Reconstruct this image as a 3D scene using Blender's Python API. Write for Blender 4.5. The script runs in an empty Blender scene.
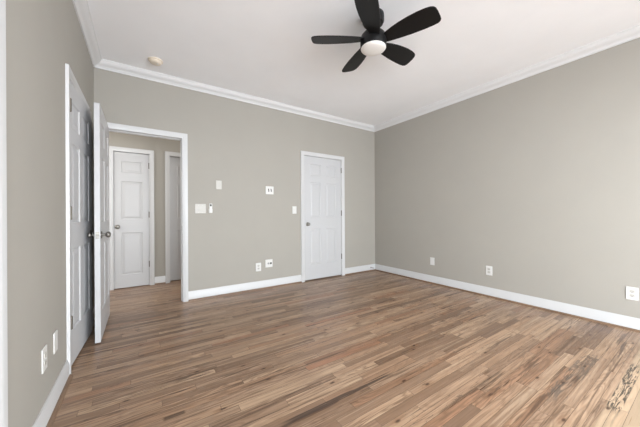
import bpy, math, random
from mathutils import Vector, Matrix
R = math.radians
S = bpy.context.scene
COL = S.collection

# ------------------------------------------------------------------ camera
cam_d = bpy.data.cameras.new('camera')
cam = bpy.data.objects.new('camera', cam_d); COL.objects.link(cam)
cam_d.sensor_fit = 'HORIZONTAL'; cam_d.sensor_width = 36.0
cam_d.lens = 36.0 * 268.2 / 640.0
cam_d.shift_y = 0.82 / 640.0
cam_d.clip_start = 0.02
CAM_H, YAW, ROLL = 1.09, 33.68, 0.30
cam.matrix_world = (Matrix.Translation((0, 0, CAM_H)) @ Matrix.Rotation(R(-YAW), 4, 'Z')
                    @ Matrix.Rotation(R(90), 4, 'X') @ Matrix.Rotation(R(-ROLL), 4, 'Z'))
S.camera = cam

# ------------------------------------------------------------------ world, light, exposure
S.view_settings.view_transform = 'Standard'
S.view_settings.look = 'None'
S.view_settings.gamma = 1.0
S.view_settings.use_curve_mapping = False
S.view_settings.exposure = 0.96
W = bpy.data.worlds.new('daylight'); S.world = W; W.use_nodes = True
_nt = W.node_tree; _bg = _nt.nodes['Background']
_tc = _nt.nodes.new('ShaderNodeTexCoord'); _sx = _nt.nodes.new('ShaderNodeSeparateXYZ'); _rp = _nt.nodes.new('ShaderNodeValToRGB')
_mr = _nt.nodes.new('ShaderNodeMapRange'); _mr.inputs['From Min'].default_value = -1.0
_nt.links.new(_tc.outputs['Generated'], _sx.inputs[0]); _nt.links.new(_sx.outputs[2], _mr.inputs['Value'])
_nt.links.new(_mr.outputs[0], _rp.inputs[0]); _nt.links.new(_rp.outputs[0], _bg.inputs[0])
_e = _rp.color_ramp.elements                       # bright ground, horizon, overcast sky
_e[0].position = 0.0; _e[0].color = (0.14, 0.15, 0.16, 1)
_e[1].position = 1.0; _e[1].color = (1.06, 1.16, 1.26, 1)
for _p, _c in ((0.25, (0.16, 0.168, 0.178, 1)), (0.35, (0.70, 0.74, 0.79, 1)), (0.485, (0.98, 1.04, 1.10, 1)), (0.515, (0.94, 1.0, 1.05, 1))):
    _k = _e.new(_p); _k.color = _c
_bg.inputs[1].default_value = 12.0

def area(name, loc, target, sx, sy, power, col):
    l = bpy.data.lights.new(name, 'AREA'); l.shape = 'RECTANGLE'
    l.size = sx; l.size_y = sy; l.energy = power; l.color = col
    o = bpy.data.objects.new(name, l); COL.objects.link(o)
    o.location = loc
    o.rotation_euler = (Vector(target) - Vector(loc)).to_track_quat('-Z', 'Y').to_euler()
    return o
WINS = [(-0.36, 1.20), (1.5, 3.0)]         # the two rear windows, x ranges
WZ = (0.40, 1.95)
YR = -2.10                                  # rear wall face
for a, b in WINS:                           # light portals: they only guide the sky's light through the openings
    p_ = area('window_portal', ((a + b) / 2, YR - 0.11, sum(WZ) / 2), ((a + b) / 2, 3.0, sum(WZ) / 2), b - a, WZ[1] - WZ[0], 1, (1, 1, 1))
    p_.data.cycles.is_portal = True
RWIN = (-2.00, -0.95)                       # unseen side windows behind the camera, added to light the room
p_ = area('window_portal', (3.791 + 0.11, sum(RWIN) / 2, sum(WZ) / 2), (0, sum(RWIN) / 2, sum(WZ) / 2), RWIN[1] - RWIN[0], WZ[1] - WZ[0], 1, (1, 1, 1))
p_.data.cycles.is_portal = True
p_ = area('window_portal', (-0.421 - 0.11, sum(RWIN) / 2, sum(WZ) / 2), (3, sum(RWIN) / 2, sum(WZ) / 2), RWIN[1] - RWIN[0], WZ[1] - WZ[0], 1, (1, 1, 1))
p_.data.cycles.is_portal = True
area('hall_fill', (1.98, 4.41, 1.55), (0.2, 4.8, 1.3), 0.9, 1.9, 13, (1.0, 0.96, 0.91))  # added lamp to brighten the hall, no window stands here
area('hall_fill', (-1.33, 4.41, 1.55), (0.6, 4.75, 1.3), 0.9, 1.9, 13, (1.0, 0.96, 0.91))  # second added fill lamp, at the left end of the hall

# ------------------------------------------------------------------ dimensions
XL, XR, YB, ZC = -0.421, 3.791, 3.758, 2.77
WT = 0.115
YH = 4.95

# ------------------------------------------------------------------ helpers
def lin(c):
    return tuple(((v / 255) / 12.92 if v / 255 <= 0.04045 else ((v / 255 + 0.055) / 1.055) ** 2.4) for v in c) + (1.0,)

class MB:
    def __init__(s): s.v = []; s.f = []
    def add(s, vs, fs):
        n = len(s.v); s.v += [tuple(v) for v in vs]; s.f += [tuple(i + n for i in f) for f in fs]; return s
    def box(s, x0, x1, y0, y1, z0, z1):
        return s.add([(x, y, z) for z in (z0, z1) for y in (y0, y1) for x in (x0, x1)],
                     [(0, 2, 3, 1), (4, 5, 7, 6), (0, 1, 5, 4), (2, 6, 7, 3), (0, 4, 6, 2), (1, 3, 7, 5)])
    def sweep(s, prof, path, closed_prof=True):
        """prof(i, p) -> list of profiles already placed along the path"""
        n = len(path[0]); m = len(path)
        vs = [p for ring in path for p in ring]
        fs = []
        for k in range(m - 1):
            for i in range(n):
                j = (i + 1) % n
                fs.append((k * n + i, k * n + j, (k + 1) * n + j, (k + 1) * n + i))
        fs.append(tuple(range(n))[::-1]); fs.append(tuple((m - 1) * n + i for i in range(n)))
        return s.add(vs, fs)
    def lathe(s, prof, seg=40, M=None):
        """prof: (radius, height) list; axis +Z, placed by matrix M; r==0 ends close to a point"""
        M = M or Matrix.Identity(4)
        rings = []; vs = []; fs = []
        for r, z in prof:
            if r < 1e-6:
                rings.append([len(vs)]); vs.append(M @ Vector((0, 0, z)))
            else:
                rings.append(list(range(len(vs), len(vs) + seg)))
                for i in range(seg):
                    a = 2 * math.pi * i / seg
                    vs.append(M @ Vector((r * math.cos(a), r * math.sin(a), z)))
        for A, B in zip(rings, rings[1:]):
            for i in range(seg):
                j = (i + 1) % seg
                if len(A) == 1 and len(B) == 1: continue
                if len(A) == 1: fs.append((A[0], B[j], B[i]))
                elif len(B) == 1: fs.append((A[i], A[j], B[0]))
                else: fs.append((A[i], A[j], B[j], B[i]))
        for ring, rev in ((rings[0], True), (rings[-1], False)):
            if len(ring) > 1: fs.append(tuple(ring[::-1] if rev else ring))
        return s.add(vs, fs)
    def build(s, name, mat, parent=None, bevel=0.0, smooth=False, seg=2, loc=None, rz=0.0):
        me = bpy.data.meshes.new(name); me.from_pydata(s.v, [], s.f); me.update()
        import bmesh
        bm = bmesh.new(); bm.from_mesh(me); bmesh.ops.recalc_face_normals(bm, faces=bm.faces); bm.to_mesh(me); bm.free()
        o = bpy.data.objects.new(name, me); COL.objects.link(o); me.materials.append(mat)
        if parent: o.parent = parent
        if loc: o.location = loc
        o.rotation_euler = (0, 0, rz)
        if bevel:
            b = o.modifiers.new('bevel', 'BEVEL'); b.width = bevel; b.segments = seg; b.limit_method = 'ANGLE'; b.angle_limit = R(40)
            smooth = True
        if smooth:
            for p in me.polygons: p.use_smooth = True
            try: me.set_sharp_from_angle(angle=R(38))
            except Exception: pass
        return o

def tag(o, label=None, cat=None, group=None, kind=None):
    if label: o['label'] = label
    if cat: o['category'] = cat
    if group: o['group'] = group
    if kind: o['kind'] = kind
    return o
def thing(name, loc, label, cat, group=None, rz=0.0):
    o = bpy.data.objects.new(name, None); COL.objects.link(o); o.location = loc; o.rotation_euler = (0, 0, rz)
    o.empty_display_size = 0.05
    return tag(o, label, cat, group)
def kids(o): return [c for c in bpy.data.objects if c.parent == o]
def copy_tree(o, parent=None):
    c = o.copy(); COL.objects.link(c)
    if parent: c.parent = parent
    for k in kids(o): copy_tree(k, c)
    return c

# ------------------------------------------------------------------ materials
class NT:
    def __init__(s, name):
        s.m = bpy.data.materials.new(name); s.m.use_nodes = True; s.t = s.m.node_tree
        s.b = s.t.nodes['Principled BSDF']
    def n(s, typ, **kw):
        nd = s.t.nodes.new(typ)
        for k, v in kw.items(): setattr(nd, k, v)
        return nd
    def link(s, a, b): s.t.links.new(a, b)
    def val(s, sock, v):
        if hasattr(v, 'is_linked') or hasattr(v, 'links'): s.link(v, sock)
        else: sock.default_value = v
    def math(s, op, a, b=0.0, c=0.0, clamp=False):
        nd = s.n('ShaderNodeMath', operation=op, use_clamp=clamp)
        for i, v in enumerate((a, b, c)): s.val(nd.inputs[i], v)
        return nd.outputs[0]
    def vec(s, x, y, z):
        nd = s.n('ShaderNodeCombineXYZ')
        for i, v in enumerate((x, y, z)): s.val(nd.inputs[i], v)
        return nd.outputs[0]
    def noise(s, v, scale=1.0, detail=3.0, rough=0.55, dist=0.0):
        nd = s.n('ShaderNodeTexNoise'); s.link(v, nd.inputs['Vector'])
        nd.inputs['Scale'].default_value = scale; nd.inputs['Detail'].default_value = detail
        nd.inputs['Roughness'].default_value = rough; nd.inputs['Distortion'].default_value = dist
        return nd.outputs[0]
    def smooth(s, x, a, b, lo=0.0, hi=1.0):
        nd = s.n('ShaderNodeMapRange', interpolation_type='SMOOTHSTEP')
        s.link(x, nd.inputs['Value'])
        for k, v in (('From Min', a), ('From Max', b), ('To Min', lo), ('To Max', hi)): nd.inputs[k].default_value = v
        return nd.outputs['Result']
    def mix(s, fac, a, b, blend='MIX'):
        nd = s.n('ShaderNodeMix', data_type='RGBA', blend_type=blend)
        s.val(nd.inputs[0], fac); s.val(nd.inputs[6], a); s.val(nd.inputs[7], b)
        return nd.outputs[2]
    def ramp(s, x, stops, interp='LINEAR'):
        nd = s.n('ShaderNodeValToRGB'); nd.color_ramp.interpolation = interp
        e = nd.color_ramp.elements
        while len(e) < len(stops): e.new(0.5)
        for k, (p, c) in zip(e, stops): k.position = p; k.color = c
        s.link(x, nd.inputs[0]); return nd.outputs[0]
    def bump(s, h, strength, dist=0.002):
        nd = s.n('ShaderNodeBump'); nd.inputs['Strength'].default_value = strength; nd.inputs['Distance'].default_value = dist
        s.link(h, nd.inputs['Height']); s.link(nd.outputs[0], s.b.inputs['Normal'])

def paint(name, rgb, rough, mottling=0.02, bump=0.05, bscale=260.0, spec=0.5):
    m = NT(name); tc = m.n('ShaderNodeTexCoord').outputs['Object']
    nz = m.noise(tc, 3.0, 4.0)
    c = lin(rgb); lo = tuple(v * (1 - mottling) for v in c[:3]) + (1,); hi = tuple(min(1, v * (1 + mottling)) for v in c[:3]) + (1,)
    m.link(m.ramp(nz, [(0.3, lo), (0.7, hi)]), m.b.inputs['Base Color'])
    m.b.inputs['Roughness'].default_value = rough
    m.b.inputs['Specular IOR Level'].default_value = spec
    if bump: m.bump(m.noise(tc, bscale, 2.0), bump, 0.001)
    return m.m
def metal(name, rgb, rough):
    m = NT(name); tc = m.n('ShaderNodeTexCoord').outputs['Object']
    nz = m.noise(tc, 40.0, 3.0)
    m.b.inputs['Base Color'].default_value = lin(rgb); m.b.inputs['Metallic'].default_value = 1.0
    m.link(m.smooth(nz, 0.2, 0.8, rough * 0.85, rough * 1.2), m.b.inputs['Roughness'])
    return m.m

M_wall = paint('greige_wall_paint', (162, 158, 150), 0.75, 0.012, 0.06, 320.0, 0.3)
M_ceil = paint('ceiling_paint', (247, 248, 250), 0.9, 0.012, 0.25, 90.0, 0.2)
M_trim = paint('white_trim_enamel', (198, 198, 198), 0.38, 0.006, 0.0)
M_door = paint('white_door_enamel', (188, 188, 189), 0.42, 0.008, 0.05, 200.0)
M_plate = paint('white_switch_plastic', (212, 211, 208), 0.35, 0.004, 0.0)
M_crown = paint('white_crown_enamel', (216, 216, 216), 0.5, 0.006, 0.0)
M_pale = paint('pale_grey_switch_plastic', (190, 187, 180), 0.4, 0.004, 0.0)
M_ivory = paint('ivory_detector_plastic', (226, 215, 198), 0.5, 0.01, 0.0)
M_dark = paint('dark_slot', (38, 36, 35), 0.6, 0.01, 0.0)
M_black = paint('matte_black_fan', (12, 12, 13), 0.46, 0.05, 0.04, 120.0, 0.38)
M_lens = paint('frosted_white_glass', (232, 230, 226), 0.3, 0.004, 0.0)
M_nickel = metal('satin_nickel', (142, 139, 134), 0.36)
M_hinge = metal('aged_nickel_hinge', (112, 106, 97), 0.5)
M_rubber = paint('grey_rubber', (150, 150, 150), 0.7, 0.02, 0.0)

def oak_floor():
    m = NT('mixed_oak_strip_floor'); PW, PL = 0.0572, 0.80
    tc = m.n('ShaderNodeTexCoord').outputs['Object']
    sp = m.n('ShaderNodeSeparateXYZ'); m.link(tc, sp.inputs[0]); x, y = sp.outputs[0], sp.outputs[1]
    ry = m.math('DIVIDE', y, PW); row = m.math('FLOOR', ry)
    wn = m.n('ShaderNodeTexWhiteNoise', noise_dimensions='1D'); m.link(row, wn.inputs['W'])
    w = m.math('ADD', m.math('DIVIDE', x, PL), m.math('MULTIPLY', wn.outputs[0], 311.7))
    v1 = m.n('ShaderNodeTexVoronoi', voronoi_dimensions='1D', feature='F1'); v1.inputs['Scale'].default_value = 1.0; m.link(w, v1.inputs['W'])
    v2 = m.n('ShaderNodeTexVoronoi', voronoi_dimensions='1D', feature='DISTANCE_TO_EDGE'); v2.inputs['Scale'].default_value = 1.0; m.link(w, v2.inputs['W'])
    rnd = m.n('ShaderNodeSeparateColor'); m.link(v1.outputs['Color'], rnd.inputs[0])
    r1, r2, r3 = rnd.outputs
    # seams
    fy = m.math('FRACT', ry); ey = m.math('MULTIPLY', m.math('MINIMUM', fy, m.math('SUBTRACT', 1.0, fy)), PW)
    ex = m.math('MULTIPLY', v2.outputs['Distance'], PL)
    seam = m.smooth(m.math('MINIMUM', ey, ex), 0.0003, 0.0014, 1.0, 0.0)
    # base colour of a board
    base = m.ramp(r1, [(0.0, lin((122, 97, 78))), (0.10, lin((134, 107, 85))), (0.26, lin((158, 130, 106))), (0.44, lin((178, 149, 122))),
                       (0.58, lin((170, 136, 108))), (0.72, lin((190, 162, 133))), (0.86, lin((160, 126, 99))), (0.95, lin((158, 114, 86))), (1.0, lin((202, 178, 148)))])
    off = m.math('MULTIPLY', r2, 37.0)
    def streak(fx, fy_, o, det, rough, dist):
        return m.noise(m.vec(m.math('MULTIPLY', x, fx), m.math('MULTIPLY', y, fy_), m.math('ADD', off, o)), 1.0, det, rough, dist)
    def patch(x0, x1, y0, y1):
        mx = m.smooth(m.math('ABSOLUTE', m.math('SUBTRACT', x, (x0 + x1) / 2)), (x1 - x0) * 0.36, (x1 - x0) / 2, 1.0, 0.0)
        my = m.smooth(m.math('ABSOLUTE', m.math('SUBTRACT', y, (y0 + y1) / 2)), (y1 - y0) * 0.40, (y1 - y0) / 2, 1.0, 0.0)
        return m.math('MULTIPLY', mx, my)
    def mul(*v):
        r = v[0]
        for q in v[1:]: r = m.math('MULTIPLY', r, q)
        return r
    g1 = streak(2.2, 130.0, 0.0, 4.0, 0.6, 0.2)                     # fine straight grain
    fld = streak(1.5, 12.0, 5.0, 2.0, 0.5, 0.5)                     # cathedral figure: contours of a long smooth field
    ring = m.smooth(m.math('PINGPONG', m.math('MULTIPLY', fld, 24.0), 1.0), 0.25, 0.95)
    drift = streak(1.1, 18.0, 9.0, 3.0, 0.6, 0.8)                   # broad tone drift inside a board
    stk = streak(1.2, 34.0, 21.0, 4.0, 0.6, 1.1)                    # brown heart streaks
    heart = mul(m.smooth(stk, 0.54, 0.64), m.smooth(r3, 0.25, 0.60))
    thin = streak(0.9, 95.0, 33.0, 3.0, 0.55, 0.9)                  # thin dark lines
    line = mul(m.smooth(thin, 0.63, 0.70), m.smooth(r2, 0.25, 0.6))
    pale = m.smooth(streak(0.8, 38.0, 71.0, 3.0, 0.55, 0.7), 0.58, 0.68)
    minr = streak(6.0, 75.0, 51.0, 5.0, 0.7, 1.8)                   # black mineral stain
    mineral = mul(m.smooth(minr, 0.54, 0.62), m.smooth(stk, 0.48, 0.58), m.smooth(r2, 0.72, 0.9))
    spot1 = mul(patch(2.10, 3.00, 0.310, 0.372), m.smooth(streak(7.0, 60.0, 3.0, 5.0, 0.75, 1.2), 0.47, 0.54))
    spot2 = mul(patch(1.95, 2.95, 0.505, 0.605), m.smooth(m.math('ABSOLUTE', m.math('SUBTRACT', streak(3.4, 14.0, 77.0, 3.0, 0.6, 1.6), 0.5)), 0.012, 0.07, 1.0, 0.0))
    spot3 = mul(patch(0.55, 1.47, 1.245, 1.284), m.smooth(streak(1.4, 60.0, 13.0, 3.0, 0.6, 0.8), 0.40, 0.55))
    spot4 = patch(0.085, 0.205, 1.640, 1.672)
    spot5 = mul(patch(1.30, 2.12, 0.825, 0.870), m.smooth(streak(1.6, 70.0, 61.0, 4.0, 0.65, 1.0), 0.42, 0.58))
    kv = m.n('ShaderNodeTexVoronoi', voronoi_dimensions='2D', feature='F1'); kv.inputs['Scale'].default_value = 1.0
    m.link(m.vec(m.math('MULTIPLY', x, 2.6), m.math('MULTIPLY', y, 6.5), 0.0), kv.inputs['Vector'])
    ks = m.n('ShaderNodeSeparateColor'); m.link(kv.outputs['Color'], ks.inputs[0])
    kon = m.smooth(ks.outputs[0], 0.45, 0.6)
    knot = mul(m.smooth(kv.outputs['Distance'], 0.02, 0.075, 1.0, 0.0), kon)
    halo = mul(m.smooth(kv.outputs['Distance'], 0.05, 0.24, 1.0, 0.0), kon)
    c = m.mix(m.math('MULTIPLY', m.smooth(drift, 0.35, 0.68), 0.50), base, lin((120, 92, 70)))
    c = m.mix(m.math('MULTIPLY', pale, 0.28), c, lin((208, 184, 154)))
    c = m.mix(m.math('MULTIPLY', m.smooth(g1, 0.42, 0.70), 0.36), c, lin((96, 72, 54)))
    c = m.mix(mul(ring, m.smooth(r3, 0.2, 0.8, 0.14, 0.50)), c, lin((108, 81, 60)))
    c = m.mix(m.math('MULTIPLY', halo, 0.35), c, lin((120, 84, 58)))
    c = m.mix(m.math('MULTIPLY', heart, 0.74), c, lin((80, 57, 42)))
    c = m.mix(m.math('MULTIPLY', line, 0.62), c, lin((66, 47, 35)))
    c = m.mix(m.math('MULTIPLY', mineral, 0.80), c, lin((56, 49, 44)))
    c = m.mix(m.math('MULTIPLY', patch(1.6, 3.6, 0.172, 0.380), 0.5), c, lin((198, 174, 144)))
    for sp_, k_, col_ in ((spot1, 0.88, (44, 40, 36)), (spot2, 0.75, (92, 80, 70)), (spot3, 0.80, (52, 38, 30)), (spot4, 0.70, (70, 50, 36)), (spot5, 0.60, (78, 58, 44))):
        c = m.mix(m.math('MULTIPLY', sp_, k_), c, lin(col_))
    c = m.mix(m.math('MULTIPLY', knot, 0.82), c, lin((62, 38, 25)))
    c = m.mix(m.math('MULTIPLY', seam, m.smooth(r1, 0.0, 1.0, 0.6, 0.95)), c, lin((50, 37, 29)))
    m.link(c, m.b.inputs['Base Color'])
    m.link(m.smooth(g1, 0.2, 0.8, 0.26, 0.40), m.b.inputs['Roughness'])
    h = m.math('SUBTRACT', m.math('MULTIPLY', g1, 0.25), seam)
    m.bump(h, 0.25, 0.0008)
    return m.m
M_floor = oak_floor()

def shoe_wood():
    m = NT('brown_shoe_moulding'); tc = m.n('ShaderNodeTexCoord').outputs['Object']
    sp = m.n('ShaderNodeSeparateXYZ'); m.link(tc, sp.inputs[0])
    nz = m.noise(m.vec(m.math('MULTIPLY', sp.outputs[0], 3.0), m.math('MULTIPLY', sp.outputs[1], 3.0), m.math('MULTIPLY', sp.outputs[2], 150.0)), 1.0, 4.0)
    m.link(m.ramp(nz, [(0.3, lin((100, 78, 60))), (0.7, lin((136, 110, 88)))]), m.b.inputs['Base Color'])
    m.b.inputs['Roughness'].default_value = 0.4
    return m.m
M_shoe = shoe_wood()

# ------------------------------------------------------------------ room shell
def struct(o, label=None, cat=None): return tag(o, label, cat, None, 'structure')
def wall_boxes(mb, along, a0, a1, f0, f1, z1, holes):
    """boxes of a wall running along 'x' or 'y' from a0..a1, thickness f0..f1, with holes (h0,h1,ztop) or (h0,h1,zbot,ztop)"""
    def bx(p0, p1, q0, q1):
        if p1 - p0 < 1e-5 or q1 - q0 < 1e-5: return
        if along == 'x': mb.box(p0, p1, f0, f1, q0, q1)
        else: mb.box(f0, f1, p0, p1, q0, q1)
    c = a0
    for hh in sorted(holes):
        h0, h1 = hh[0], hh[1]; zb, zt = (0.0, hh[2]) if len(hh) == 3 else (hh[2], hh[3])
        bx(c, h0, 0, z1); bx(h0, h1, 0, zb); bx(h0, h1, zt, z1); c = h1
    bx(c, a1, 0, z1)

OPEN_TOP = 2.062
DOORWAY = (-0.372, 0.440, OPEN_TOP)
BACKD = (2.184, 2.973, OPEN_TOP)
LEFTD = (2.498, 3.276, OPEN_TOP)
NEARD = (0.61, 1.380, OPEN_TOP)
LINEN = (-0.349, 0.117, 2.050)
HALLD = (0.372, 1.142, 2.062)
HX0, HX1 = -1.40, 2.05

mb = MB(); mb.box(HX0 - 0.15, XR + 0.2, YR - 0.2, YH + 0.2, -0.12, 0.0)
struct(mb.build('floor', M_floor), 'mixed tone oak strip floor running across the room', 'floor')
mb = MB(); mb.box(HX0 - 0.15, XR + 0.2, YR - 0.2, YH + 0.2, ZC, ZC + 0.12)
struct(mb.build('ceiling', M_ceil), 'off white lightly textured flat ceiling', 'ceiling')
mb = MB()
wall_boxes(mb, 'x', HX0, XR, YB, YB + 0.058, ZC, [DOORWAY, BACKD])
wall_boxes(mb, 'x', HX0, XR, YB + 0.058, YB + WT, ZC, [DOORWAY])
struct(mb.build('wall_back', M_wall), 'greige back wall with the open doorway and a closed door', 'wall')
mb = MB()
wall_boxes(mb, 'y', YR, YB, XL - 0.058, XL, ZC, [LEFTD, NEARD, RWIN + WZ])
wall_boxes(mb, 'y', YR, YB, XL - WT, XL - 0.058, ZC, [RWIN + WZ])
struct(mb.build('wall_left', M_wall), 'greige left wall close to the camera', 'wall')
mb = MB(); wall_boxes(mb, 'y', YR - 0.12, YH + 0.15, XR, XR + 0.12, ZC, [RWIN + WZ])
struct(mb.build('wall_right', M_wall), 'greige blank right wall with three low outlet plates', 'wall')
mb = MB(); wall_boxes(mb, 'x', XL - WT, XR, YR - 0.12, YR, ZC, [(a, b, WZ[0], WZ[1]) for a, b in WINS])
struct(mb.build('wall_rear', M_wall), 'greige rear wall with two windows behind the camera', 'wall')
mb = MB()
wall_boxes(mb, 'x', HX0, HX1, YH, YH + 0.10, ZC, [LINEN, HALLD])
wall_boxes(mb, 'x', HX0, HX1, YH + 0.14, YH + 0.19, ZC, [])
mb.box(HX0, LINEN[0], YH + 0.10, YH + 0.14, 0, ZC); mb.box(LINEN[1], HALLD[0], YH + 0.10, YH + 0.14, 0, ZC); mb.box(HALLD[1], HX1, YH + 0.10, YH + 0.14, 0, ZC)
mb.box(LINEN[0], LINEN[1], YH + 0.10, YH + 0.14, LINEN[2], ZC); mb.box(HALLD[0], HALLD[1], YH + 0.10, YH + 0.14, HALLD[2], ZC)
struct(mb.build('wall_hall', M_wall), 'greige hallway wall seen through the open doorway', 'wall')
mb = MB(); mb.box(HX0 - 0.1, HX0, YB + WT, YH, 0, ZC)
struct(mb.build('wall_hall_left', M_wall), 'greige left end wall of the hallway', 'wall')
mb = MB(); mb.box(HX1, HX1 + 0.1, YB + WT, YH, 0, ZC)
struct(mb.build('wall_hall_right', M_wall), 'greige right end wall of the hallway', 'wall')

# windows behind the camera: frame, mullions, stool
for k, (a, b) in enumerate(WINS):
    mb = MB(); y0, y1 = YR - 0.085, YR - 0.045
    for q in ((a, a + 0.05, WZ[0], WZ[1]), (b - 0.05, b, WZ[0], WZ[1]), (a + 0.05, b - 0.05, WZ[0], WZ[0] + 0.05), (a + 0.05, b - 0.05, WZ[1] - 0.05, WZ[1]),
              (a + 0.05, b - 0.05, sum(WZ) / 2 - 0.022, sum(WZ) / 2 + 0.022)):
        mb.box(q[0], q[1], y0, y1, q[2], q[3])
    w = struct(mb.build('window_%d' % (k + 1), M_trim, bevel=0.004), 'white sash window in the rear wall, %s one' % ('left' if k else 'right'), 'window')
    ms = MB()
    for u0, u1, z0, z1 in ((a - 0.07, a, WZ[0] - 0.07, WZ[1] + 0.07), (b, b + 0.07, WZ[0] - 0.07, WZ[1] + 0.07), (a, b, WZ[1], WZ[1] + 0.07), (a, b, WZ[0] - 0.07, WZ[0])):
        ms.box(u0, u1, YR, YR + 0.016, z0, z1)
    ms.build('window_casing', M_trim, w, bevel=0.003)

a, b = RWIN  # right and left windows, both added to brighten walls and ceiling
for k, (xw, sg) in enumerate(((XR, 1), (XL, -1))):
    mb = MB()
    for q in ((a, a + 0.05, WZ[0], WZ[1]), (b - 0.05, b, WZ[0], WZ[1]), (a + 0.05, b - 0.05, WZ[0], WZ[0] + 0.05), (a + 0.05, b - 0.05, WZ[1] - 0.05, WZ[1]),
              (a + 0.05, b - 0.05, sum(WZ) / 2 - 0.022, sum(WZ) / 2 + 0.022)):
        mb.box(xw + sg * 0.045, xw + sg * 0.085, q[0], q[1], q[2], q[3])
    w = struct(mb.build('window_%d' % (k + 3), M_trim, bevel=0.004), 'added unseen white sash window in the %s wall behind the camera' % ('left' if k else 'right'), 'window')
    ms = MB()
    for u0, u1, z0, z1 in ((a - 0.07, a, WZ[0] - 0.07, WZ[1] + 0.07), (b, b + 0.07, WZ[0] - 0.07, WZ[1] + 0.07), (a, b, WZ[1], WZ[1] + 0.07), (a, b, WZ[0] - 0.07, WZ[0])):
        ms.box(xw - sg * 0.016, xw, u0, u1, z0, z1)
    ms.build('window_casing', M_trim, w, bevel=0.003)

# mouldings: a profile (distance out of the wall, height) run along a wall
def run(mb, prof, wall, a0, a1):
    rings = []
    for a in (a0, a1):
        if wall == 'back': rings.append([(a, YB - d, z) for d, z in prof])
        elif wall == 'hall': rings.append([(a, YH - d, z) for d, z in prof])
        elif wall == 'hallfront': rings.append([(a, YB + WT + d, z) for d, z in prof])
        elif wall == 'left': rings.append([(XL + d, a, z) for d, z in prof])
        elif wall == 'right': rings.append([(XR - d, a, z) for d, z in prof])
        elif wall == 'rear': rings.append([(a, YR + d, z) for d, z in prof])
    mb.sweep(None, rings)
CROWN = [(0, ZC), (0.078, ZC), (0.078, ZC - 0.010), (0.070, ZC - 0.013), (0.066, ZC - 0.022), (0.058, ZC - 0.034), (0.045, ZC - 0.044), (0.030, ZC - 0.051),
         (0.020, ZC - 0.058), (0.016, ZC - 0.068), (0.012, ZC - 0.071), (0.012, ZC - 0.082), (0, ZC - 0.082)]
BASE = [(0, 0), (0.014, 0), (0.014, 0.088), (0.011, 0.094), (0.011, 0.099), (0.0085, 0.108), (0.006, 0.113), (0.006, 0.120), (0, 0.120)]
SHOE = [(0.014, 0), (0.031, 0), (0.0305, 0.006), (0.028, 0.011), (0.024, 0.0155), (0.019, 0.0185), (0.014, 0.0195)]
CW = 0.064
nT = [0]
def trim_name():
    nT[0] += 1; return 'trim_%d' % nT[0]
SEG = {'back': [(DOORWAY[1] + CW - 0.012, BACKD[0] - CW + 0.012), (BACKD[1] + CW - 0.012, XR)],
       'left': [(YR, NEARD[0] - CW + 0.012), (NEARD[1] + CW - 0.012, LEFTD[0] - CW + 0.012), (LEFTD[1] + CW - 0.012, YB)],
       'right': [(YR, YB)], 'rear': [(XL, XR)],
       'hall': [(HX0, LINEN[0] - CW + 0.01), (LINEN[1] + CW - 0.01, HALLD[0] - CW + 0.01), (HALLD[1] + CW - 0.01, HX1)]}
FULL = {'back': (XL, XR), 'left': (YR, YB), 'right': (YR, YB), 'rear': (XL, XR)}
for wl, segs in SEG.items():
    mb = MB()
    for a, b in segs: run(mb, BASE, wl, a, b)
    struct(mb.build('baseboard_' + wl, M_trim, smooth=True), 'white baseboard along the %s wall' % wl, 'baseboard')
    mb = MB()
    for a, b in segs: run(mb, SHOE, wl, a, b)
    struct(mb.build(trim_name(), M_shoe, smooth=True), 'thin brown wood shoe moulding under the %s baseboard' % wl, 'shoe moulding')
for wl, (a, b) in FULL.items():
    mb = MB(); run(mb, CROWN, wl, a, b)
    struct(mb.build(trim_name(), M_crown, smooth=True), 'white crown moulding along the top of the %s wall' % wl, 'crown moulding')

# door casings with mitred corners and the jamb lining
CAS = [(-0.012, 0.0), (-0.012, 0.010), (-0.008, 0.0125), (0.006, 0.0125), (0.012, 0.0165), (0.034, 0.0165), (0.044, 0.018), (0.050, 0.018), (0.052, 0.0), ]
def casing(opening, place, label, left_cut=None, jamb_depth=0.0, jt=0.012):
    """opening (a0,a1,ztop) of the rough hole; place(a, d, z): d = proud of the wall into the room"""
    a0, a1, zt = opening; mb = MB()
    rings = [[], [], [], []]
    for u, d in CAS:
        ul = min(u, left_cut) if left_cut is not None else u
        rings[0].append(place(a0 - ul, d, 0)); rings[1].append(place(a0 - ul, d, zt + u))
        rings[2].append(place(a1 + u, d, zt + u)); rings[3].append(place(a1 + u, d, 0))
    mb.sweep(None, rings)
    if jamb_depth:
        def bx(p0, p1, q0, q1):
            P = [place(p, -d, q) for q in (q0, q1) for d in (0.0, jamb_depth) for p in (p0, p1)]
            mb.add(P, [(0, 2, 3, 1), (4, 5, 7, 6), (0, 1, 5, 4), (2, 6, 7, 3), (0, 4, 6, 2), (1, 3, 7, 5)])
        bx(a0, a0 + jt, 0, zt); bx(a1 - jt, a1, 0, zt); bx(a0 + jt, a1 - jt, zt - jt, zt)
    return struct(mb.build(trim_name(), M_trim, smooth=True), label, 'door casing')
on_back = lambda a, d, z: (a, YB - d, z)
on_left = lambda a, d, z: (XL + d, a, z)
on_hall = lambda a, d, z: (a, YH - d, z)
on_hallfront = lambda a, d, z: (a, YB + WT + d, z)
dw = casing(DOORWAY, on_back, 'white casing and jamb around the open doorway', left_cut=0.044, jamb_depth=WT)
casing(DOORWAY, on_hallfront, 'white casing on the hallway side of the open doorway', jamb_depth=0.0)
casing(BACKD, on_back, 'white casing around the closed door on the back wall', jamb_depth=0.056)
casing(LEFTD, on_left, 'white casing around the closet door on the left wall', jamb_depth=0.056)
casing(NEARD, on_left, 'white casing at the far left edge of the photo', jamb_depth=0.056)
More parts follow.
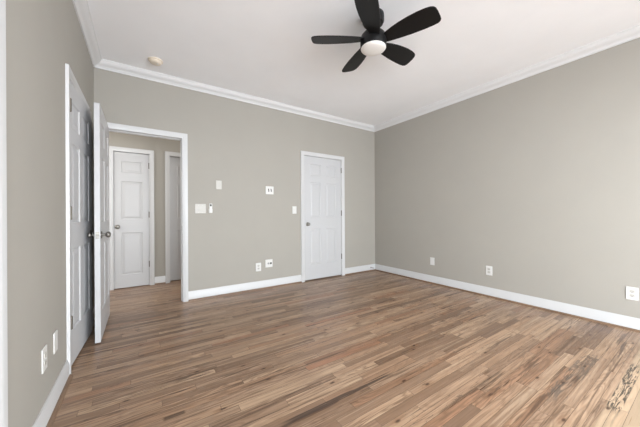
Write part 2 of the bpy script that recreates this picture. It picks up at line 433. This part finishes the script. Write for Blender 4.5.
casing(LINEN, on_hall, 'white casing around the narrow three panel hallway door', jamb_depth=0.098)
casing(HALLD, on_hall, 'white casing around the recessed hallway door', jamb_depth=0.098)
# door stop strips and strike plate inside the doorway jamb
mb = MB(); j0, j1, jz = DOORWAY[0] + 0.012, DOORWAY[1] - 0.012, DOORWAY[2] - 0.012
mb.box(j0, j0 + 0.010, YB + 0.042, YB + 0.078, 0, jz); mb.box(j1 - 0.010, j1, YB + 0.042, YB + 0.078, 0, jz); mb.box(j0 + 0.01, j1 - 0.01, YB + 0.042, YB + 0.078, jz - 0.010, jz)
mb.build('door_stop_strip', M_trim, dw, bevel=0.002)
mb = MB(); mb.box(j1 - 0.0015, j1 + 0.001, YB + 0.008, YB + 0.034, 0.895, 0.955); mb.build('strike_plate', M_nickel, dw)

# ------------------------------------------------------------------ doors
def leaf_mesh(w, h, t, cols, rows):
    """panelled slab: x 0..w, z 0..h, y 0..t, raised panels on both faces"""
    mb = MB()
    xs = sorted({0, w, *[c for p in cols for c in p]}); zs = sorted({0, h, *[c for p in rows for c in p]})
    for y, sg in ((0.0, 1), (t, -1)):
        for i in range(len(xs) - 1):
            for k in range(len(zs) - 1):
                x0, x1, z0, z1 = xs[i], xs[i + 1], zs[k], zs[k + 1]
                if (x0, x1) in cols and (z0, z1) in rows:
                    rings = [(0, 0), (0.004, 0.0055), (0.010, 0.0085), (0.016, 0.0085), (0.040, 0.0025), (0.043, 0.0020)]
                    vs = []
                    for ins, dp in rings:
                        vs += [(x0 + ins, y + sg * dp, z0 + ins), (x1 - ins, y + sg * dp, z0 + ins), (x1 - ins, y + sg * dp, z1 - ins), (x0 + ins, y + sg * dp, z1 - ins)]
                    fs = [(r * 4 + a, r * 4 + (a + 1) % 4, r * 4 + 4 + (a + 1) % 4, r * 4 + 4 + a) for r in range(len(rings) - 1) for a in range(4)]
                    n = (len(rings) - 1) * 4; fs.append((n, n + 1, n + 2, n + 3))
                    mb.add(vs, [f if sg > 0 else f[::-1] for f in fs])
                else:
                    f = (0, 1, 2, 3)
                    mb.add([(x0, y, z0), (x1, y, z0), (x1, y, z1), (x0, y, z1)], [f if sg > 0 else f[::-1]])
    mb.add([(0, 0, 0), (0, 0, h), (0, t, h), (0, t, 0)], [(0, 1, 2, 3)])
    mb.add([(w, 0, 0), (w, t, 0), (w, t, h), (w, 0, h)], [(0, 1, 2, 3)])
    mb.add([(0, 0, h), (w, 0, h), (w, t, h), (0, t, h)], [(0, 1, 2, 3)])
    mb.add([(0, 0, 0), (0, t, 0), (w, t, 0), (w, 0, 0)], [(0, 1, 2, 3)])
    return mb
def leaf_build(mb, name):
    me = bpy.data.meshes.new(name); me.from_pydata(mb.v, [], mb.f); me.update(); me.materials.append(M_door)
    o = bpy.data.objects.new(name, me); COL.objects.link(o); return o
def knob(parent, x, z, y, sg, reach=1.0):
    """sg=-1: towards local -y, +1: towards local +y"""
    Mx = Matrix.Translation((x, y, z)) @ Matrix.Rotation(R(90 if sg < 0 else -90), 4, 'X')
    k = MB(); e = 0.058 * reach
    k.lathe([(0.0105, 0.005), (0.0105, e * 0.42), (0.014, e * 0.48), (0.022, e * 0.56), (0.0265, e * 0.70), (0.0265, e * 0.80), (0.022, e * 0.92), (0.013, e * 0.985), (0, e)], 32, Mx)
    ko = k.build('door_knob', M_nickel, parent, smooth=True)
    r = MB(); r.lathe([(0.0325, 0.0), (0.0325, 0.004), (0.029, 0.007), (0.018, 0.0085), (0.0, 0.0085)], 32, Mx)
    r.build('rosette', M_nickel, ko, smooth=True)
    return ko
def hinge(parent, x, y, z, plate=0.0):
    h = MB(); h.lathe([(0, -0.049), (0.003, -0.049), (0.005, -0.046), (0.0078, -0.045), (0.0078, 0.045), (0.005, 0.046), (0.003, 0.049), (0, 0.049)], 16, Matrix.Translation((x, y, z)))
    ho = h.build('hinge', M_hinge, parent, smooth=True)
    if plate:
        p = MB(); p.box(min(x, x + plate), max(x, x + plate), -0.0018, 0.0005, z - 0.045, z + 0.045); p.build('hinge_leaf', M_hinge, ho, bevel=0.0006)
    return ho
def six(w): 
    st, mu = 0.112, 0.10; a = (w - 2 * st - mu) / 2
    return [(st, st + a), (w - st - a, w - st)]
ROWS6 = [(0.24, 0.83), (1.02, 1.60), (1.71, 1.90)]
HZ = (1.845, 1.090, 0.325)
nD = [0]
def door(w, h, cols, rows, loc, rz, hinge_x, knob_x, label, knobs=(-1,), hinges='front', t=0.035, reach=1.0, kz=0.91, hplate=0.0, hy=0.0075, freach=1.0):
    nD[0] += 1
    o = leaf_build(leaf_mesh(w, h, t, cols, rows), 'door_%d' % nD[0]); o.location = loc; o.rotation_euler = (0, 0, rz)
    struct(o, label, 'door')
    for s in knobs: knob(o, knob_x, kz, 0.0 if s < 0 else t, s, reach if s > 0 else freach)
    if hinges:
        for z in HZ: hinge(o, hinge_x, -hy if hinges == 'front' else t + hy, z, hplate)
    return o
G = 0.012; LH = 2.032
# closed door, back wall
w = BACKD[1] - BACKD[0] - 2 * 0.015
door(w, LH - 0.006, six(w), ROWS6, (BACKD[0] + 0.015, YB + 0.003, G + 0.008), 0, w + 0.0015, 0.062, 'closed white six panel door in the middle of the back wall')
# closet door, left wall
w = LEFTD[1] - LEFTD[0] - 2 * 0.015
door(w, LH, six(w), ROWS6, (XL - 0.001, LEFTD[0] + 0.015, G + 0.006), R(90 - 3.0), 0.010, w - 0.065, 'white six panel closet door slightly ajar on the left wall', hplate=0.026, hy=0.012, freach=0.82)
# near door, left wall, outside the frame but for its casing
w = NEARD[1] - NEARD[0] - 2 * 0.015
door(w, LH, six(w), ROWS6, (XL - 0.003, NEARD[0] + 0.015, G), R(90), w + 0.0015, 0.065, 'closed white door at the far left edge of the photo')
# the open leaf
w = 0.79
d4 = door(w, LH, six(w), ROWS6, (-0.291, 2.934, G), R(90), w + 0.004, 0.062, 'white six panel door standing open into the room', knobs=(-1, 1), hinges='back', t=0.038, reach=0.86, freach=1.15)
mb = MB(); mb.box(-0.0012, 0.001, 0.007, 0.031, 0.88, 0.94); lp = mb.build('latch_plate', M_nickel, d4)
mb = MB(); mb.box(-0.009, 0.0, 0.013, 0.025, 0.903, 0.917); mb.build('latch_bolt', M_nickel, lp, bevel=0.002)
# hallway doors
w = LINEN[1] - LINEN[0] - 2 * 0.015
door(w, 2.02, [(0.085, w - 0.085)], [(0.19, 0.82), (1.02, 1.59), (1.72, 1.89)], (LINEN[0] + 0.015, YH + 0.003, 0.010), 0, w + 0.0015, 0.042, 'narrow white three panel closet door in the hallway')
w = HALLD[1] - HALLD[0] - 2 * 0.015
door(w, LH, six(w), ROWS6, (HALLD[0] + 0.015, YH + 0.095 - 0.012, 0.012), 0, 0.0, w - 0.062, 'recessed white hallway door half hidden by the doorway', hinges=None)

# ------------------------------------------------------------------ ceiling fan
FX, FY = 1.633, 1.627
fan = thing('ceiling_fan', (FX, FY, ZC), 'black five blade ceiling fan with round white light', 'ceiling fan')
T = Matrix.Translation((0, 0, -ZC))
mb = MB(); mb.lathe([(0.080, ZC), (0.088, ZC - 0.006), (0.090, ZC - 0.02), (0.090, ZC - 0.062), (0.082, ZC - 0.078), (0.064, ZC - 0.086), (0.0, ZC - 0.086)], 48, T); mb.build('canopy', M_black, fan, smooth=True)
mb = MB(); mb.lathe([(0.0, 2.70), (0.056, 2.70), (0.056, 2.600), (0.0, 2.600)], 40, T); mb.build('neck', M_black, fan, smooth=True)
mb = MB(); mb.lathe([(0.0, 2.618), (0.060, 2.618), (0.084, 2.607), (0.101, 2.588), (0.108, 2.565), (0.108, 2.493), (0.105, 2.486), (0.0, 2.486)], 56, T); mb.build('motor_housing', M_black, fan, smooth=True)
mb = MB(); mb.lathe([(0.0, 2.490), (0.1035, 2.490), (0.1035, 2.483), (0.098, 2.476), (0.080, 2.470), (0.05, 2.4665), (0.0, 2.465)], 56, T); mb.build('light_lens', M_lens, fan, smooth=True)
OUT = [(0.085, 0.020), (0.13, 0.036), (0.18, 0.052), (0.24, 0.066), (0.31, 0.077), (0.38, 0.083), (0.44, 0.083), (0.480, 0.078), (0.503, 0.068), (0.516, 0.052),
       (0.524, 0.020), (0.530, -0.030), (0.530, -0.052), (0.522, -0.068), (0.505, -0.078), (0.47, -0.083), (0.40, -0.086), (0.30, -0.084), (0.20, -0.076), (0.13, -0.068), (0.085, -0.062)]
def blade(ang):
    th = 0.0045; mb = MB(); n = len(OUT); vs = []
    d = Vector((math.cos(ang), math.sin(ang), 0)); t = Vector((d.y, -d.x, 0)); up = Vector((0, 0, 1))
    p = R(14)
    t2 = t * math.cos(p) + up * math.sin(p); nn = up * math.cos(p) - t * math.sin(p)
    c0 = Vector((0, 0, 2.553 - ZC))
    for s in (-th, th):
        for r_, w_ in OUT: vs.append(c0 + d * (r_ * 0.985) + t2 * w_ + nn * (s + 0.12 * w_ * w_ * 4))
    fs = [tuple(range(n))[::-1], tuple(range(n, 2 * n))] + [(i, (i + 1) % n, n + (i + 1) % n, n + i) for i in range(n)]
    mb.add(vs, fs); return mb.build('fan_blade', M_black, fan, bevel=0.0025)
for k in range(5): blade(R(146.62 - 72 * k))

# ------------------------------------------------------------------ smoke detector
sd = thing('smoke_detector', (0.135, 3.405, ZC), 'round ivory smoke detector on the ceiling near the doorway', 'smoke detector')
mb = MB(); mb.lathe([(0.0, 0.0), (0.070, 0.0), (0.070, -0.010), (0.066, -0.013), (0.0, -0.013)], 40); mb.build('base_plate', M_ivory, sd, smooth=True)
mb = MB(); mb.lathe([(0.0, -0.012), (0.056, -0.012), (0.058, -0.020), (0.052, -0.032), (0.042, -0.038), (0.0, -0.039)], 40); mb.build('cover', M_ivory, sd, smooth=True)
mb = MB(); mb.lathe([(0.0, -0.038), (0.010, -0.038), (0.009, -0.041), (0.0, -0.041)], 20, Matrix.Translation((0.02, -0.01, 0))); mb.build('test_button', M_plate, sd, smooth=True)

# ------------------------------------------------------------------ wall plates (local: x right, z up, -y out of the wall)
def plate(name, loc, rz, label, cat, w=0.072, h=0.117, group=None, mat=None):
    o = thing(name, loc, label, cat, group, rz)
    mb = MB(); mb.box(-w / 2, w / 2, -0.0065, 0.0, -h / 2, h / 2); mb.build('cover_plate', mat or M_plate, o, bevel=0.003, seg=3); return o
def screw(o, x, z):
    mb = MB(); mb.lathe([(0.0032, 0.0), (0.0032, 0.0012), (0.002, 0.0017), (0, 0.0018)], 14, Matrix.Translation((x, -0.0062, z)) @ Matrix.Rotation(R(90), 4, 'X')); mb.build('screw', M_plate, o, smooth=True)
def duplex(o):
    for z in (0.0195, -0.0195):
        n = 28; mb = MB(); ring = []
        for i in range(n):
            a = 2 * math.pi * i / n
            ring.append((0.0172 * math.cos(a), max(-0.0135, min(0.0135, 0.0172 * math.sin(a)))))
        mb.sweep(None, [[(x, -0.0055, z + q) for x, q in ring], [(x, -0.0086, z + q) for x, q in ring]])
        s = mb.build('socket', M_pale, o)
        mb = MB(); mb.box(-0.0075, -0.0053, -0.0089, -0.0080, z - 0.002, z + 0.0065); mb.box(0.0053, 0.0075, -0.0089, -0.0080, z - 0.001, z + 0.0055)
        mb.lathe([(0.0026, 0.0), (0.0026, 0.0009), (0, 0.0009)], 14, Matrix.Translation((0, -0.0080, z - 0.008)) @ Matrix.Rotation(R(90), 4, 'X'))
        mb.build('slots', M_dark, s)
    screw(o, 0, 0)
def rocker(o, x=0.0, mat=None):
    mb = MB(); mb.add([(x + a, y, z) for (y, z) in ((-0.006, -0.033), (-0.0105, -0.031), (-0.0075, 0.0), (-0.0095, 0.031), (-0.006, 0.033)) for a in (-0.0165, 0.0165)],
                      [(0, 1, 3, 2), (2, 3, 5, 4), (4, 5, 7, 6), (6, 7, 9, 8), (0, 2, 4, 6, 8), (1, 9, 7, 5, 3), (0, 8, 9, 1)])
    mb.build('rocker', mat or M_plate, o)
    screw(o, x, 0.046); screw(o, x, -0.046)
RW, LW = R(-90), R(90)
src = plate('wall_outlet', (XR, 0.467, 0.340), RW, 'white duplex outlet low on the right wall at the right edge', 'outlet', group='low outlets on the walls', w=0.078, h=0.120); duplex(src)
SPOTS = [((XR, 1.697, 0.341), RW, 'white duplex outlet midway along the right wall'),
         ((YB, 1.419, 0.325), 0, 'white duplex outlet low on the back wall, left of the port plate'),
         ((XL, 1.935, 0.354), LW, 'white duplex outlet on the left wall, nearer the camera')]
for p, rz, lab in SPOTS:
    c = copy_tree(src); c.location = (p[1], YB, p[2]) if rz == 0 else p; c.rotation_euler = (0, 0, rz); c['label'] = lab
o = plate('blank_plate', (XR, 2.520, 0.346), RW, 'white cover plate low on the right wall, closest to the corner', 'wall plate'); screw(o, 0, 0.042); screw(o, 0, -0.042)
o = plate('blank_plate', (XL, 2.150, 0.358), LW, 'white blank cover plate on the left wall beside the closet door casing', 'wall plate'); screw(o, 0, 0.042); screw(o, 0, -0.042)
o = plate('blank_plate', (0.870, YB, 1.492), 0, 'pale blank plate high on the back wall, above the light switches', 'wall plate', mat=M_pale); screw(o, 0, 0.042); screw(o, 0, -0.042)
o = plate('light_switch', (0.640, YB, 1.171), 0, 'wide white double light switch beside the open doorway', 'light switch', w=0.128, h=0.122, mat=M_pale); rocker(o, -0.023, M_pale); rocker(o, 0.023, M_pale)
o = plate('light_switch', (2.017, YB, 1.160), 0, 'white single light switch left of the closed door', 'light switch'); rocker(o)
# fan remote in its wall cradle
o = thing('fan_remote', (0.763, YB, 1.178), 'small white remote in a wall cradle right of the double switch', 'remote control')
mb = MB(); mb.box(-0.023, 0.023, -0.012, 0.0, -0.062, -0.005); mb.build('cradle', M_plate, o, bevel=0.004)
mb = MB(); mb.box(-0.018, 0.018, -0.020, -0.004, -0.052, 0.062); h_ = mb.build('handset', M_plate, o, bevel=0.005)
mb = MB(); mb.box(-0.010, 0.010, -0.0215, -0.0195, 0.026, 0.052); mb.build('button_pad', M_dark, h_, bevel=0.001)
# plate with two dark slots, and the low port plate
o = plate('cable_plate', (1.600, YB, 1.453), 0, 'white square plate with two dark slots, high on the back wall', 'wall plate', w=0.124, h=0.118)
for x in (-0.018, 0.022):
    mb = MB(); mb.add([(x - 0.009, y, 0.022) for y in (-0.0074, -0.005)] + [(x + 0.004, y, 0.024) for y in (-0.0074, -0.005)] + [(x + 0.010, y, -0.022) for y in (-0.0074, -0.005)] + [(x - 0.002, y, -0.024) for y in (-0.0074, -0.005)],
                      [(0, 2, 4, 6), (1, 7, 5, 3), (0, 1, 3, 2), (2, 3, 5, 4), (4, 5, 7, 6), (6, 7, 1, 0)]); mb.build('slot', M_dark, o)
screw(o, -0.045, 0.042); screw(o, 0.045, 0.042)
o = plate('port_plate', (1.583, YB, 0.363), 0, 'white square plate with two round ports low on the back wall', 'wall plate', w=0.112, h=0.115)
for x, m_ in ((-0.010, M_rubber), (0.028, M_dark)):
    mb = MB(); mb.lathe([(0.015, 0.0), (0.015, 0.004), (0.011, 0.0045), (0.0, 0.0045)], 24, Matrix.Translation((x, -0.0055, 0.0)) @ Matrix.Rotation(R(90), 4, 'X')); mb.build('port', m_, o, smooth=True)
# door stop on the baseboard by the corner
o = thing('door_stop', (3.660, YB - 0.014, 0.066), 'little grey door stop on the baseboard near the far corner', 'door stop')
Mx = Matrix.Rotation(R(90), 4, 'X')
mb = MB(); mb.lathe([(0.012, 0.0), (0.012, 0.004), (0.006, 0.007), (0.0, 0.007)], 20, Mx); mb.build('base', M_nickel, o, smooth=True)
prof = [(0.0, 0.004)]
for i in range(25): prof.append((0.0056 if i % 2 else 0.0042, 0.006 + i * 0.0022))
mb = MB(); mb.lathe(prof + [(0.0, 0.060)], 16, Mx); mb.build('spring', M_nickel, o, smooth=True)
mb = MB(); mb.lathe([(0.0, 0.058), (0.008, 0.058), (0.008, 0.070), (0.006, 0.073), (0.0, 0.073)], 18, Mx); mb.build('rubber_tip', M_rubber, o, smooth=True)
